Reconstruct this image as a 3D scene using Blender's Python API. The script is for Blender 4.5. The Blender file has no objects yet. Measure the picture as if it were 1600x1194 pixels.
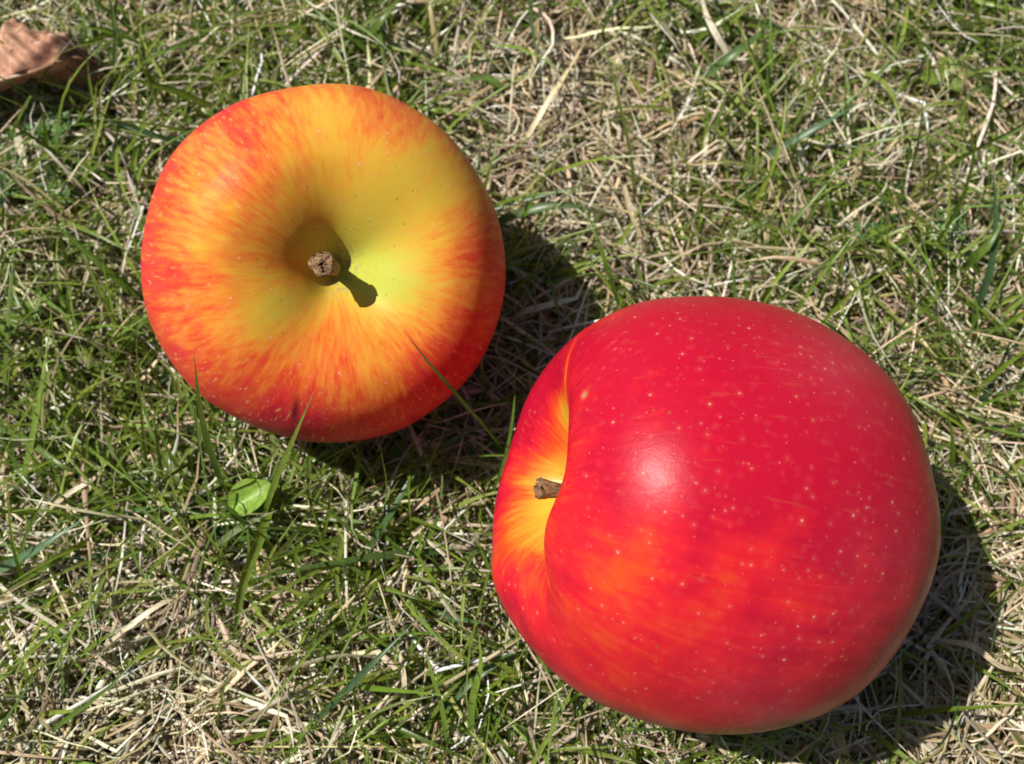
import bpy, math, random
import numpy as np
from mathutils import Vector, Matrix

random.seed(4)
rng = np.random.default_rng(11)
S = bpy.context.scene
COL = S.collection
R = math.radians

# ------------------------------------------------------------------ camera
PITCH = R(72)
CAM = np.array([0.0, 0.0, 0.253])
FPX = 1600.0
RT = np.array([1.0, 0.0, 0.0])
UP = np.array([0.0, math.sin(PITCH), math.cos(PITCH)])
FW = np.array([0.0, math.cos(PITCH), -math.sin(PITCH)])
cd = bpy.data.cameras.new("camera")
cam = bpy.data.objects.new("camera", cd)
COL.objects.link(cam)
cam.location = CAM
cam.rotation_euler = (R(90) - PITCH, 0, 0)
cd.sensor_width = 36.0
cd.lens = 36.0 * FPX / 1600.0
cd.clip_start = 0.005
cd.clip_end = 2000.0
cd.dof.use_dof = True
cd.dof.focus_distance = 0.196
cd.dof.aperture_fstop = 20.0
S.camera = cam

# ------------------------------------------------------------------ light
SUN_EL = R(58)
sun_dir = np.array([-0.975 * math.cos(SUN_EL), 0.28 * math.cos(SUN_EL), math.sin(SUN_EL)])
sun_dir /= np.linalg.norm(sun_dir)
w = bpy.data.worlds.new("World")
S.world = w
w.use_nodes = True
nt = w.node_tree
sky = nt.nodes.new("ShaderNodeTexSky")
sky.sky_type = 'NISHITA'
sky.sun_disc = False
sky.sun_elevation = math.asin(sun_dir[2])
sky.sun_rotation = math.atan2(sun_dir[0], sun_dir[1])
bg = nt.nodes["Background"]
bg.inputs["Strength"].default_value = 0.052
nt.links.new(sky.outputs[0], bg.inputs["Color"])
sd = bpy.data.lights.new("sun", 'SUN')
sd.energy = 4.9
sd.angle = R(0.53)
sd.color = (1.0, 0.955, 0.88)
sun = bpy.data.objects.new("sun", sd)
COL.objects.link(sun)
sun.location = sun_dir * 3
sun.rotation_euler = Vector(sun_dir).to_track_quat('Z', 'Y').to_euler()
S.view_settings.view_transform = 'Standard'
S.view_settings.look = 'None'
S.view_settings.gamma = 1.0
S.view_settings.use_curve_mapping = False
S.view_settings.exposure = 0.27


# ------------------------------------------------------------------ helpers
def nrm(v):
    v = np.asarray(v, float)
    return v / np.maximum(np.linalg.norm(v, axis=-1, keepdims=True), 1e-12)


def ray(px, py):
    return RT * (px - 800) / FPX - UP * (py - 597) / FPX + FW


def at(px, py, z):
    """world point at height z seen at a photo pixel"""
    d = ray(px, py)
    return CAM + d * (z - CAM[2]) / d[2]


def at_depth(px, py, dep):
    return CAM + ray(px, py) * dep


def px_of(P):
    q = P - CAM
    d = q @ FW
    return 800 + FPX * (q @ RT) / d, 597 - FPX * (q @ UP) / d


def catmull(pts, n):
    pts = np.asarray(pts, float)
    P = np.vstack([2 * pts[0] - pts[1], pts, 2 * pts[-1] - pts[-2]])
    m = len(pts) - 1
    t = np.linspace(0, m - 1e-9, n)
    i = t.astype(int)
    f = (t - i)[:, None]
    p0, p1, p2, p3 = P[i], P[i + 1], P[i + 2], P[i + 3]
    return 0.5 * ((2 * p1) + (-p0 + p2) * f + (2 * p0 - 5 * p1 + 4 * p2 - p3) * f ** 2 + (-p0 + 3 * p1 - 3 * p2 + p3) * f ** 3)


class Noise2:
    """smooth value noise on the lawn, lattice of the given cell size"""
    def __init__(self, cell, seed):
        self.c = cell
        self.g = np.random.default_rng(seed).random((256, 256))

    def __call__(self, x, y):
        u, v = x / self.c + 128.0, y / self.c + 128.0
        i, j = np.floor(u).astype(int), np.floor(v).astype(int)
        fu, fv = u - i, v - j
        fu, fv = fu * fu * (3 - 2 * fu), fv * fv * (3 - 2 * fv)
        g = self.g
        a, b, c, d = g[i % 256, j % 256], g[(i + 1) % 256, j % 256], g[i % 256, (j + 1) % 256], g[(i + 1) % 256, (j + 1) % 256]
        return (a * (1 - fu) + b * fu) * (1 - fv) + (c * (1 - fu) + d * fu) * fv


def mesh_np(name, V, Q, cols=None, attrs=None, smooth=True):
    """fast mesh from numpy vertices and equal-sided faces"""
    V = np.ascontiguousarray(V, np.float32).reshape(-1, 3)
    Q = np.ascontiguousarray(Q, np.int32)
    me = bpy.data.meshes.new(name)
    me.vertices.add(len(V))
    me.vertices.foreach_set("co", V.ravel())
    me.loops.add(Q.size)
    me.loops.foreach_set("vertex_index", Q.ravel())
    me.polygons.add(len(Q))
    me.polygons.foreach_set("loop_start", np.arange(0, Q.size, Q.shape[1], dtype=np.int32))
    me.polygons.foreach_set("use_smooth", np.full(len(Q), smooth, dtype=bool))
    if cols is not None:
        a = me.attributes.new("tint", 'FLOAT_COLOR', 'POINT')
        c = np.ones((len(V), 4), np.float32)
        c[:, :3] = np.asarray(cols).reshape(-1, 3)
        a.data.foreach_set("color", c.ravel())
    for k, val in (attrs or {}).items():
        val = np.asarray(val, np.float32)
        if val.ndim == 2:
            a = me.attributes.new(k, 'FLOAT_VECTOR', 'POINT')
            a.data.foreach_set("vector", val.ravel())
        else:
            a = me.attributes.new(k, 'FLOAT', 'POINT')
            a.data.foreach_set("value", val.ravel())
    me.update(calc_edges=True)
    me.validate()
    return me


def obj(name, me, mat=None, parent=None, loc=None):
    o = bpy.data.objects.new(name, me)
    COL.objects.link(o)
    if mat is not None:
        me.materials.append(mat)
    if parent is not None:
        o.parent = parent
    if loc is not None:
        o.location = loc
    return o


def tag(o, label=None, cat=None, group=None, kind=None):
    if label:
        o["label"] = label
    if cat:
        o["category"] = cat
    if group:
        o["group"] = group
    if kind:
        o["kind"] = kind
    return o


def grid_faces(nu, nv, wrap_u=False):
    iu = np.arange(nu if wrap_u else nu - 1)
    iv = np.arange(nv - 1)
    a, b = np.meshgrid(iu, iv, indexing='ij')
    a, b = a.ravel(), b.ravel()
    a2 = (a + 1) % nu
    return np.stack([a * nv + b, a2 * nv + b, a2 * nv + b + 1, a * nv + b + 1], 1)


# ------------------------------------------------------------------ node helpers
class NT:
    def __init__(self, name):
        self.m = bpy.data.materials.new(name)
        self.m.use_nodes = True
        self.t = self.m.node_tree
        self.b = self.t.nodes["Principled BSDF"]
        self.out = self.t.nodes["Material Output"]

    def n(self, kind, **kw):
        x = self.t.nodes.new(kind)
        for k, v in kw.items():
            setattr(x, k, v)
        return x

    def link(self, a, b):
        self.t.links.new(a, b)

    def put(self, sock, v):
        if hasattr(v, "is_output"):
            self.link(v, sock)
        else:
            sock.default_value = v

    def attr(self, name, out="Fac"):
        x = self.n("ShaderNodeAttribute", attribute_name=name)
        return x.outputs[out]

    def math(self, op, a, b=0.0, c=None, clamp=False):
        x = self.n("ShaderNodeMath", operation=op, use_clamp=clamp)
        self.put(x.inputs[0], a)
        self.put(x.inputs[1], b)
        if c is not None:
            self.put(x.inputs[2], c)
        return x.outputs[0]

    def noise(self, vec, scale, detail=2.0, rough=0.5, dist=0.0):
        x = self.n("ShaderNodeTexNoise")
        if vec is not None:
            self.link(vec, x.inputs["Vector"])
        x.inputs["Scale"].default_value = scale
        x.inputs["Detail"].default_value = detail
        x.inputs["Roughness"].default_value = rough
        x.inputs["Distortion"].default_value = dist
        return x.outputs["Fac"]

    def vmul(self, vec, s):
        x = self.n("ShaderNodeVectorMath", operation='MULTIPLY')
        self.link(vec, x.inputs[0])
        x.inputs[1].default_value = s
        return x.outputs[0]

    def ramp(self, fac, stops, interp='LINEAR'):
        x = self.n("ShaderNodeValToRGB")
        e = x.color_ramp.elements
        while len(e) < len(stops):
            e.new(0.5)
        for el, (p, c) in zip(e, stops):
            el.position = p
            el.color = (*c, 1)
        x.color_ramp.interpolation = interp
        self.put(x.inputs[0], fac)
        return x.outputs[0]

    def mix(self, f, a, b, blend='MIX'):
        x = self.n("ShaderNodeMix", data_type='RGBA', blend_type=blend)
        self.put(x.inputs[0], f)
        for s, v in ((x.inputs[6], a), (x.inputs[7], b)):
            if isinstance(v, tuple):
                v = (*v, 1)
            self.put(s, v)
        return x.outputs[2]

    def smooth(self, v, lo, hi, tlo=0.0, thi=1.0):
        x = self.n("ShaderNodeMapRange", interpolation_type='SMOOTHSTEP')
        self.put(x.inputs[0], v)
        x.inputs[1].default_value = lo
        x.inputs[2].default_value = hi
        x.inputs[3].default_value = tlo
        x.inputs[4].default_value = thi
        return x.outputs[0]

    def bump(self, h, strength, dist, normal=None):
        x = self.n("ShaderNodeBump")
        x.inputs["Strength"].default_value = strength
        x.inputs["Distance"].default_value = dist
        self.link(h, x.inputs["Height"])
        if normal is not None:
            self.link(normal, x.inputs["Normal"])
        return x.outputs[0]

    def set(self, **kw):
        for k, v in kw.items():
            k = k.replace("_", " ")
            v = (*v, 1) if isinstance(v, tuple) and len(v) == 3 and "Color" in k else v
            self.put(self.b.inputs[k], v)


def blade_material(name, transl, rough, spec, streak=0.25):
    M = NT(name)
    tc = M.n("ShaderNodeTexCoord").outputs["Object"]
    n = M.noise(tc, 900.0, 2.0)
    c = M.mix(1.0, M.attr("tint", "Color"), M.ramp(n, [(0.25, (1 - streak,) * 3), (0.75, (1 + streak * 0.6,) * 3)]), 'MULTIPLY')
    M.set(Base_Color=c, Roughness=rough)
    M.b.inputs["Specular IOR Level"].default_value = spec
    if transl > 0:
        tr = M.n("ShaderNodeBsdfTranslucent")
        M.link(M.mix(1.0, c, (1.15, 1.2, 0.55), 'MULTIPLY'), tr.inputs["Color"])
        ms = M.n("ShaderNodeMixShader")
        ms.inputs[0].default_value = transl
        M.link(M.b.outputs[0], ms.inputs[1])
        M.link(tr.outputs[0], ms.inputs[2])
        M.link(ms.outputs[0], M.out.inputs["Surface"])
    return M.m


M_GREEN = blade_material("green_blade", 0.40, 0.36, 0.5)
M_STRAW = blade_material("dry_straw", 0.12, 0.42, 0.5, 0.25)
M_MOSS = blade_material("moss_leaf", 0.2, 0.7, 0.2)
M_WEED = blade_material("weed_leaf", 0.22, 0.45, 0.45)

# ------------------------------------------------------------------ ground
M = NT("soil")
tc = M.n("ShaderNodeTexCoord").outputs["Object"]
n1 = M.noise(tc, 60.0, 4.0)
n2 = M.noise(tc, 700.0, 3.0)
far = M.noise(tc, 9.0, 6.0, 0.7)
near_c = M.ramp(n1, [(0.3, (0.035, 0.028, 0.016)), (0.55, (0.085, 0.062, 0.036)), (0.75, (0.15, 0.115, 0.07))])
far_c = M.ramp(far, [(0.3, (0.05, 0.07, 0.02)), (0.5, (0.13, 0.13, 0.06)), (0.7, (0.24, 0.2, 0.11))])
ln = M.n("ShaderNodeVectorMath", operation='LENGTH')
M.link(tc, ln.inputs[0])
M.set(Base_Color=M.mix(M.smooth(ln.outputs["Value"], 0.45, 1.0), near_c, far_c), Roughness=0.95)
M.link(M.bump(M.math('ADD', n1, n2), 0.7, 0.002), M.b.inputs["Normal"])
M_SOIL = M.m
ax = np.concatenate([-np.geomspace(400, 0.62, 18), np.linspace(-0.55, 0.55, 111), np.geomspace(0.62, 400, 18)])
hn1, hn2 = Noise2(0.045, 5), Noise2(0.012, 6)


def ground_z(x, y):
    f = np.clip(1.6 - 2.2 * np.hypot(x, y - 0.07), 0, 1)
    return f * ((hn1(x, y) - 0.5) * 0.007 + (hn2(x, y) - 0.5) * 0.003) - 0.0015


gx, gy = np.meshgrid(ax, ax, indexing='ij')
V = np.stack([gx, gy, ground_z(gx, gy)], -1)
g = obj("ground", mesh_np("ground", V, grid_faces(len(ax), len(ax))), M_SOIL)
tag(g, "bare brown soil under the thin lawn", kind="structure")


# ------------------------------------------------------------------ apples
def apple_skin(name, spec, rough, dot_density, dot_strength, bloom):
    """pigment ramp over the painted-on-growth attributes, meridian streaks, lenticels, wax"""
    M = NT(name)
    tc = M.n("ShaderNodeTexCoord").outputs["Object"]
    st = M.attr("streak", "Vector")
    s1 = M.noise(M.vmul(st, (6.0, 6.0, 3.0)), 1.0, 2.0, 0.5)
    s2 = M.noise(M.vmul(st, (25, 25, 7.0)), 1.0, 2.5, 0.6)
    s3 = M.noise(tc, 85.0, 3.0, 0.5)
    red = M.attr("blush")
    amt = M.attr("streaky")
    d = M.math('ADD', M.math('MULTIPLY', M.math('SUBTRACT', s1, 0.5), 0.55), M.math('MULTIPLY', M.math('SUBTRACT', s2, 0.5), 0.75))
    d = M.math('MULTIPLY', d, amt)
    d = M.math('ADD', d, M.math('MULTIPLY', M.math('SUBTRACT', s3, 0.5), M.attr("mottle")))
    f = M.math('ADD', d, red, clamp=True)
    col = M.ramp(f, [(0.0, (0.62, 0.395, 0.03)), (0.22, (0.68, 0.33, 0.025)), (0.42, (0.70, 0.19, 0.018)), (0.60, (0.64, 0.065, 0.012)),
                     (0.80, (0.60, 0.014, 0.022)), (1.0, (0.43, 0.004, 0.024))])
    col = M.mix(M.math('MULTIPLY', M.attr("unripe"), M.math('SUBTRACT', 1.0, M.math('MULTIPLY', f, 1.6, clamp=True))), col, (0.45, 0.47, 0.06))
    s4 = M.noise(M.vmul(st, (46, 46, 27)), 1.0, 2.0, 0.5)
    fl = M.math('MULTIPLY', M.smooth(s4, 0.60, 0.74), M.math('MULTIPLY', f, M.attr("fleck")), clamp=True)
    col = M.mix(fl, col, (0.80, 0.40, 0.10))
    # russet dust round the stem
    ru = M.math('MULTIPLY', M.attr("russet"), M.smooth(M.noise(tc, 900.0, 3.0), 0.42, 0.62))
    col = M.mix(ru, col, (0.36, 0.27, 0.12))
    # lenticels: pale corky pin pricks, some with a soft halo
    vo = M.n("ShaderNodeTexVoronoi", feature='F1')
    vo.inputs["Scale"].default_value = dot_density
    vo.inputs["Randomness"].default_value = 0.92
    M.link(tc, vo.inputs["Vector"])
    sep = M.n("ShaderNodeSeparateColor")
    M.link(vo.outputs["Color"], sep.inputs[0])
    rad = M.math('MULTIPLY_ADD', sep.outputs[0], 0.12, 0.085)
    dotm = M.math('SUBTRACT', 1.0, M.math('DIVIDE', vo.outputs["Distance"], rad), clamp=True)
    dotm = M.smooth(dotm, 0.0, 0.75)
    on = M.math('LESS_THAN', sep.outputs[1], M.attr("dots"))
    halo = M.math('SUBTRACT', 1.0, M.math('DIVIDE', vo.outputs["Distance"], M.math('MULTIPLY', rad, 3.0)), clamp=True)
    col = M.mix(M.math('MULTIPLY', M.math('MULTIPLY', halo, on), 0.10), col, (0.78, 0.20, 0.13))
    dm = M.math('MULTIPLY', M.math('MULTIPLY', dotm, on), M.math('MULTIPLY', M.math('ADD', sep.outputs[2], 0.35), dot_strength), clamp=True)
    col = M.mix(dm, col, M.mix(sep.outputs[0], (0.72, 0.26, 0.14), (0.80, 0.55, 0.36)))
    vf = M.n("ShaderNodeTexVoronoi", feature='F1')
    vf.inputs["Scale"].default_value = 850.0
    M.link(tc, vf.inputs["Vector"])
    sf = M.n("ShaderNodeSeparateColor")
    M.link(vf.outputs["Color"], sf.inputs[0])
    tiny = M.math('MULTIPLY', M.smooth(M.math('DIVIDE', vf.outputs["Distance"], M.math('MULTIPLY_ADD', sf.outputs[0], 0.2, 0.08)), 0.3, 1.0, 1.0, 0.0), M.math('LESS_THAN', sf.outputs[1], M.math('MULTIPLY', M.attr("dots"), 0.45)))
    col = M.mix(M.math('MULTIPLY', tiny, 0.28), col, (0.78, 0.36, 0.22))
    vb = M.n("ShaderNodeTexVoronoi", feature='F1')
    vb.inputs["Scale"].default_value = 620.0
    M.link(tc, vb.inputs["Vector"])
    sb = M.n("ShaderNodeSeparateColor")
    M.link(vb.outputs["Color"], sb.inputs[0])
    pore = M.math('MULTIPLY', M.math('LESS_THAN', vb.outputs["Distance"], M.math('MULTIPLY', sb.outputs[0], 0.22)), M.math('LESS_THAN', sb.outputs[1], 0.30))
    col = M.mix(M.math('MULTIPLY', pore, 0.32), col, (0.22, 0.12, 0.03))
    # scab, pale wax bloom, then the bruise and the painted blade shadow
    col = M.mix(M.attr("scab"), col, (0.34, 0.26, 0.12))
    bl = M.math('MULTIPLY', M.attr("bloom"), M.math('MULTIPLY_ADD', M.noise(tc, 140.0, 5.0, 0.7), 1.4, -0.15, clamp=True))
    col = M.mix(M.math('MULTIPLY', bl, bloom), col, (0.72, 0.36, 0.42))
    col = M.mix(M.attr("bruise_and_shadow"), col, (0.07, 0.012, 0.012))
    M.set(Base_Color=col)
    M.b.inputs["Subsurface Weight"].default_value = 0.12
    M.b.inputs["Subsurface Radius"].default_value = (1.0, 0.35, 0.12)
    M.b.inputs["Subsurface Scale"].default_value = 0.0025
    M.link(M.math('MULTIPLY_ADD', M.noise(tc, 120.0, 4.0, 0.65), 0.26, rough), M.b.inputs["Roughness"])
    M.b.inputs["Specular IOR Level"].default_value = spec
    h = M.math('ADD', M.math('MULTIPLY', M.noise(tc, 3200.0, 3.0), 0.3), M.math('MULTIPLY', M.noise(tc, 260.0, 3.0, 0.6), 1.0))
    h = M.math('ADD', h, M.math('MULTIPLY', dm, 0.5))
    M.link(M.bump(h, 0.35, 0.00022), M.b.inputs["Normal"])
    return M.m


M = NT("stem_bark")
tc = M.n("ShaderNodeTexCoord").outputs["Object"]
nb = M.noise(M.vmul(tc, (1, 1, 0.45)), 1500.0, 4.0, 0.7)
cb = M.ramp(nb, [(0.3, (0.05, 0.022, 0.01)), (0.5, (0.20, 0.105, 0.045)), (0.7, (0.42, 0.26, 0.12))])
cb = M.mix(M.attr("woody"), (0.30, 0.24, 0.045), cb)
M.set(Base_Color=cb, Roughness=0.75)
M.link(M.bump(nb, 0.9, 0.0005), M.b.inputs["Normal"])
M_STEM = M.m
M = NT("dry_sepal")
M.set(Base_Color=(0.09, 0.055, 0.03), Roughness=0.9)
M_SEPAL = M.m

APPLES = []


def build_apple(axis, centre, Rad, prof, lobes, bumps, paint, skin, stem, label, view):
    """axis: world direction of the stem end. prof: (rho,z) profile in radii from cavity to calyx."""
    axis = nrm(axis)
    v = nrm(view)
    r_ = nrm(np.cross(UP, v))
    u_ = np.cross(v, r_)
    # local frame: z along the axis, x as near as possible to the viewer's right
    x = nrm(r_ - axis * (r_ @ axis)) if abs(r_ @ axis) < 0.8 else nrm(v - axis * (v @ axis))
    y = np.cross(axis, x)
    Mx = np.stack([x, y, axis], 1)                      # local -> world
    nphi, nt_ = 360, 230
    pr = catmull(prof, nt_)
    pr[0, 0] = pr[-1, 0] = 1e-5
    ph = np.linspace(0, 2 * np.pi, nphi, endpoint=False)
    PH, RH = np.meshgrid(ph, pr[:, 0], indexing='ij')
    Z = np.broadcast_to(pr[:, 1], PH.shape).copy()
    tt = np.broadcast_to(np.linspace(0, 1, nt_), PH.shape)
    RH, Z = lobes(PH, RH, Z, tt)
    L = np.stack([RH * np.cos(PH), RH * np.sin(PH), Z], -1)
    D = nrm(L)
    W = D @ Mx.T
    view_c = np.stack([W @ r_, W @ u_, W @ v], -1)       # direction from the centre in the viewer's frame
    L = L * (1 + bumps(D))[..., None]
    L = L * Rad
    A = paint(view_c, L / Rad, tt, PH)
    hh = 0.60 + 0.40 * np.clip(RH, 0, 1)
    A["streak"] = np.stack([np.cos(PH) * hh, np.sin(PH) * hh, tt * 1.0], -1).reshape(-1, 3)
    for k in ("blush", "streaky", "unripe", "russet", "dots", "bruise_and_shadow", "scab", "bloom", "fleck", "mottle"):
        A[k] = np.clip(np.broadcast_to(A.get(k, 0.0), PH.shape), 0, 1.3).ravel()
    me = mesh_np("apple_skin", L, grid_faces(nphi, nt_, True), attrs=A)
    Wp = L.reshape(-1, 3) @ Mx.T
    zmin = Wp[:, 2].min()
    base = np.array([centre[0], centre[1], centre[2] + zmin])
    root = bpy.data.objects.new("apple", None)
    COL.objects.link(root)
    root.empty_display_size = 0.02
    root.location = base
    q = Matrix([list(r) for r in Mx]).to_quaternion()
    b = obj("skin", me, skin, root, (0, 0, -zmin))
    b.rotation_mode = 'QUATERNION'
    b.rotation_quaternion = q
    # stem
    sp, flare = stem
    C = catmull(np.array(sp), 26)
    T = nrm(np.gradient(C, axis=0))
    s = nrm(np.cross(T, [0.3, 1, 0.1]))
    bb = np.cross(T, s)
    na = 20
    a = np.linspace(0, 2 * np.pi, na, endpoint=False)
    k = np.linspace(0, 1, 26)
    rr = flare(k)
    rs = np.random.default_rng(3)
    ring = 1 + 0.10 * np.sin(3 * a + 1)[None] + 0.06 * np.sin(5 * a[None] + 6 * k[:, None])
    ring = ring + 0.16 * (rs.random((26, na)) - 0.5) * np.clip((k[:, None] - 0.72) * 5, 0.15, 1)
    P = C[:, None] + (s[:, None] * np.cos(a)[None, :, None] + bb[:, None] * np.sin(a)[None, :, None]) * (rr[:, None] * ring)[..., None]
    # ragged broken-off end: concentric rings with random relief
    capr = [0.86, 0.62, 0.36, 0.12]
    rows = [P]
    for j, f in enumerate(capr):
        h = (rs.random(na) - 0.42) * 0.0016 + 0.0004 * (1 - f)
        rows.append((C[-1] + (P[-1] - C[-1]) * f * (1 + 0.14 * (rs.random((na, 1)) - 0.5)) + T[-1] * h[:, None])[None])
    P = np.concatenate(rows, 0)
    wd = np.concatenate([np.repeat(np.clip(k * 1.9 - 0.25, 0, 1)[:, None], na, 1), np.ones((4, na))], 0)
    Vs = np.transpose(P, (1, 0, 2))
    so = obj("stem", mesh_np("apple_stem", Vs, grid_faces(na, P.shape[0], True), attrs={"woody": wd.T.ravel()}), M_STEM, root, (0, 0, -zmin))
    so.rotation_mode = 'QUATERNION'
    so.rotation_quaternion = q
    # dried sepals in the basin
    zb = pr[-1, 1] * Rad
    vs, qs = [], []
    for i in range(5):
        an = i * 2 * np.pi / 5
        e = np.array([math.cos(an), math.sin(an), 0])
        f = np.array([-math.sin(an), math.cos(an), 0])
        n0 = len(vs)
        for kk in range(4):
            t = kk / 3
            c = e * (0.0012 + 0.0045 * t) + np.array([0, 0, zb - 0.0005 - 0.004 * t + 0.003 * t * t])
            wv = 0.0014 * (1 - t) + 0.0002
            vs += [c - f * wv, c + f * wv]
        for kk in range(3):
            qs.append([n0 + 2 * kk, n0 + 2 * kk + 1, n0 + 2 * kk + 3, n0 + 2 * kk + 2])
    co = obj("calyx", mesh_np("apple_calyx", np.array(vs), np.array(qs)), M_SEPAL, root, (0, 0, -zmin))
    co.rotation_mode = 'QUATERNION'
    co.rotation_quaternion = q
    tag(root, label, "apple", "apples lying on the grass")
    # radius by polar angle, for pushing the grass aside
    pz = pr[int(nt_ * 0.22):int(nt_ * 0.88)]
    th = np.arctan2(pz[:, 0], pz[:, 1])
    o = np.argsort(th)
    APPLES.append((np.asarray(centre), Mx, th[o], np.hypot(pz[:, 0], pz[:, 1])[o] * Rad))
    return root


def G(vc, cx, cy, s, s2=None, ang=0.0):
    """soft patch on the side of the apple turned to the viewer; cx, cy in radii"""
    dx, dy = vc[..., 0] - cx, vc[..., 1] - cy
    if s2 is not None:
        c, q = math.cos(ang), math.sin(ang)
        dx, dy = c * dx + q * dy, -q * dx + c * dy
        g_ = np.exp(-(dx / s) ** 2 - (dy / s2) ** 2)
    else:
        g_ = np.exp(-(dx * dx + dy * dy) / (s * s))
    return g_ * (vc[..., 2] > -0.25)


# --- yellow-orange apple, stem to the camera
c1 = at_depth(513, 417, 0.232)
v1 = nrm(CAM - c1)
r1 = nrm(np.cross(UP, v1))
u1 = np.cross(v1, r1)
prof1 = [(0, .40), (.03, .402), (.065, .425), (.12, .485), (.20, .568), (.31, .645), (.45, .70), (.60, .71), (.76, .635), (.90, .465), (.975, .24),
         (1.0, .0), (.975, -.24), (.90, -.46), (.78, -.64), (.62, -.77), (.46, -.82), (.33, -.80), (.2, -.73), (.1, -.68), (0, -.67)]


def lobes1(PH, RH, Z, t):
    sh = np.exp(-((t - 0.27) / 0.16) ** 2)
    lo = np.exp(-((t - 0.78) / 0.14) ** 2)
    c5 = np.cos(5 * PH + 0.6)
    RH = RH * (1 + 0.007 * c5 + 0.006 * np.cos(2 * PH + 0.8) + 0.004 * np.cos(3 * PH + 2.4))
    Z = Z + sh * (0.010 * c5 + 0.010 * np.cos(2 * PH + 1)) + lo * -0.03 * np.cos(5 * PH)
    return RH, Z


def bumps1(D):
    return 0.006 * np.sin(4 * D[..., 0] + 1) * np.sin(5 * D[..., 1] + 2) + 0.004 * np.sin(9 * D[..., 0] + 3 * D[..., 2]) * np.sin(8 * D[..., 1])


def paint1(vc, L, t, PH):
    X, Y = vc[..., 0], vc[..., 1]
    rho = np.hypot(L[..., 0], L[..., 1])
    side = np.clip((rho - 0.15) / 0.85, 0, 1)
    red = 0.20 + 0.40 * side ** 1.1
    red += 0.13 * G(vc, -1.0, 0.0, 0.4) + 0.20 * G(vc, -0.35, -0.95, 0.42) + 0.24 * G(vc, 0.55, -0.8, 0.42)
    red += 0.16 * G(vc, -0.45, 0.35, 0.22) + 0.34 * G(vc, -0.2, -0.98, 0.26) + 0.20 * G(vc, 0.12, -0.42, 0.22) + 0.08 * G(vc, 0.95, -0.1, 0.35)
    red += 0.22 * G(vc, 0.30, 0.72, 0.16) + 0.14 * G(vc, 0.62, 0.62, 0.16) + 0.06 * G(vc, 0.75, 0.15, 0.2) + 0.12 * G(vc, 0.72, -0.42, 0.25) + 0.16 * G(vc, -0.35, 0.02, 0.2) + 0.2 * G(vc, -0.62, 0.8, 0.25)
    red -= 0.34 * G(vc, 0.40, 0.50, 0.30) + 0.26 * G(vc, 0.72, 0.55, 0.28) + 0.25 * G(vc, 0.42, -0.12, 0.24) + 0.30 * G(vc, -0.38, -0.27, 0.15)
    red -= 0.20 * G(vc, -0.55, 0.15, 0.25) + 0.20 * G(vc, -0.05, 0.85, 0.3) + 0.18 * G(vc, -0.6, 0.55, 0.2) + 0.16 * G(vc, 0.25, -0.62, 0.2)
    unripe = 1.0 * np.exp(-(rho / 0.30) ** 2) * (t < 0.5) + 0.75 * G(vc, 0.42, -0.1, 0.26) + 0.1 * G(vc, 0.55, 0.6, 0.4) + 0.1 * G(vc, -0.38, -0.27, 0.12)
    return dict(blush=red, mottle=0.16 + 0 * side, streaky=0.50 + 0.45 * side, unripe=unripe, russet=0.75 * np.exp(-(rho / 0.13) ** 4) * (t < 0.5) + 0.16 * np.exp(-(rho / 0.3) ** 2) * (t < 0.5),
                fleck=0.15 + 0.75 * side, dots=0.35 + 0.3 * side, bruise_and_shadow=0.95 * G(vc, -0.172, -0.755, 0.016, 0.06, -0.12) + 0.3 * G(vc, -0.15, -0.815, 0.02),  # dark streak low on the skin: a grass blade's shadow painted into the colour
                bloom=0.25 * side, scab=0.0)


skin1 = apple_skin("apple_skin_yellow", 0.10, 0.30, 520.0, 0.45, 0.35)
axis1 = v1 + 0.09 * r1 - 0.03 * u1
stem1 = ([(0, 0, .0135), (-.0006, .0002, .019), (-.002, .0008, .0245), (-.0040, .0014, .0305)],
         lambda k: 0.0015 + 0.0004 * np.exp(-((k) / .1) ** 2) + 0.0010 * np.clip((k - 0.6) / 0.4, 0, 1) ** 1.5)
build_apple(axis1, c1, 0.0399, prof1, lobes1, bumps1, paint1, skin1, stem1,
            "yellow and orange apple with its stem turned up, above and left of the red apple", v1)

# --- red apple lying on its side
c2 = at_depth(1110, 797, 0.210)
v2 = nrm(CAM - c2)
r2 = nrm(np.cross(UP, v2))
u2 = np.cross(v2, r2)
prof2 = [(0, .47), (.04, .475), (.08, .51), (.14, .585), (.23, .69), (.34, .78), (.46, .83), (.59, .82), (.74, .73), (.89, .53), (.97, .28),
         (1.0, .04), (.98, -.20), (.91, -.42), (.80, -.60), (.65, -.745), (.49, -.80), (.34, -.785), (.2, -.73), (.1, -.69), (0, -.68)]


def lobes2(PH, RH, Z, t):
    # PH = 0 is the side towards the viewer
    sh = np.exp(-((t - 0.25) / 0.125) ** 2)
    lo = np.exp(-((t - 0.78) / 0.14) ** 2)
    def gb_(deg, wd):
        d = (PH - R(deg) + np.pi) % (2 * np.pi) - np.pi
        return np.exp(-(d / R(wd)) ** 2)
    c5 = np.cos(5 * PH)
    RH = RH * (1 + 0.008 * np.cos(2 * PH + 0.4))
    Z = Z + sh * (0.055 * gb_(25, 42) + 0.075 * gb_(-26, 26) - 0.065 * gb_(-62, 15) + 0.14 * gb_(-104, 34) + 0.07 * gb_(-155, 30) + 0.05 * gb_(150, 50)) - lo * 0.012 * c5
    return RH, Z


def bumps2(D):
    return 0.005 * np.sin(4 * D[..., 0] + 2) * np.sin(5 * D[..., 1] + 1) + 0.003 * np.sin(9 * D[..., 1] + 3 * D[..., 2]) * np.sin(8 * D[..., 0])


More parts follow.
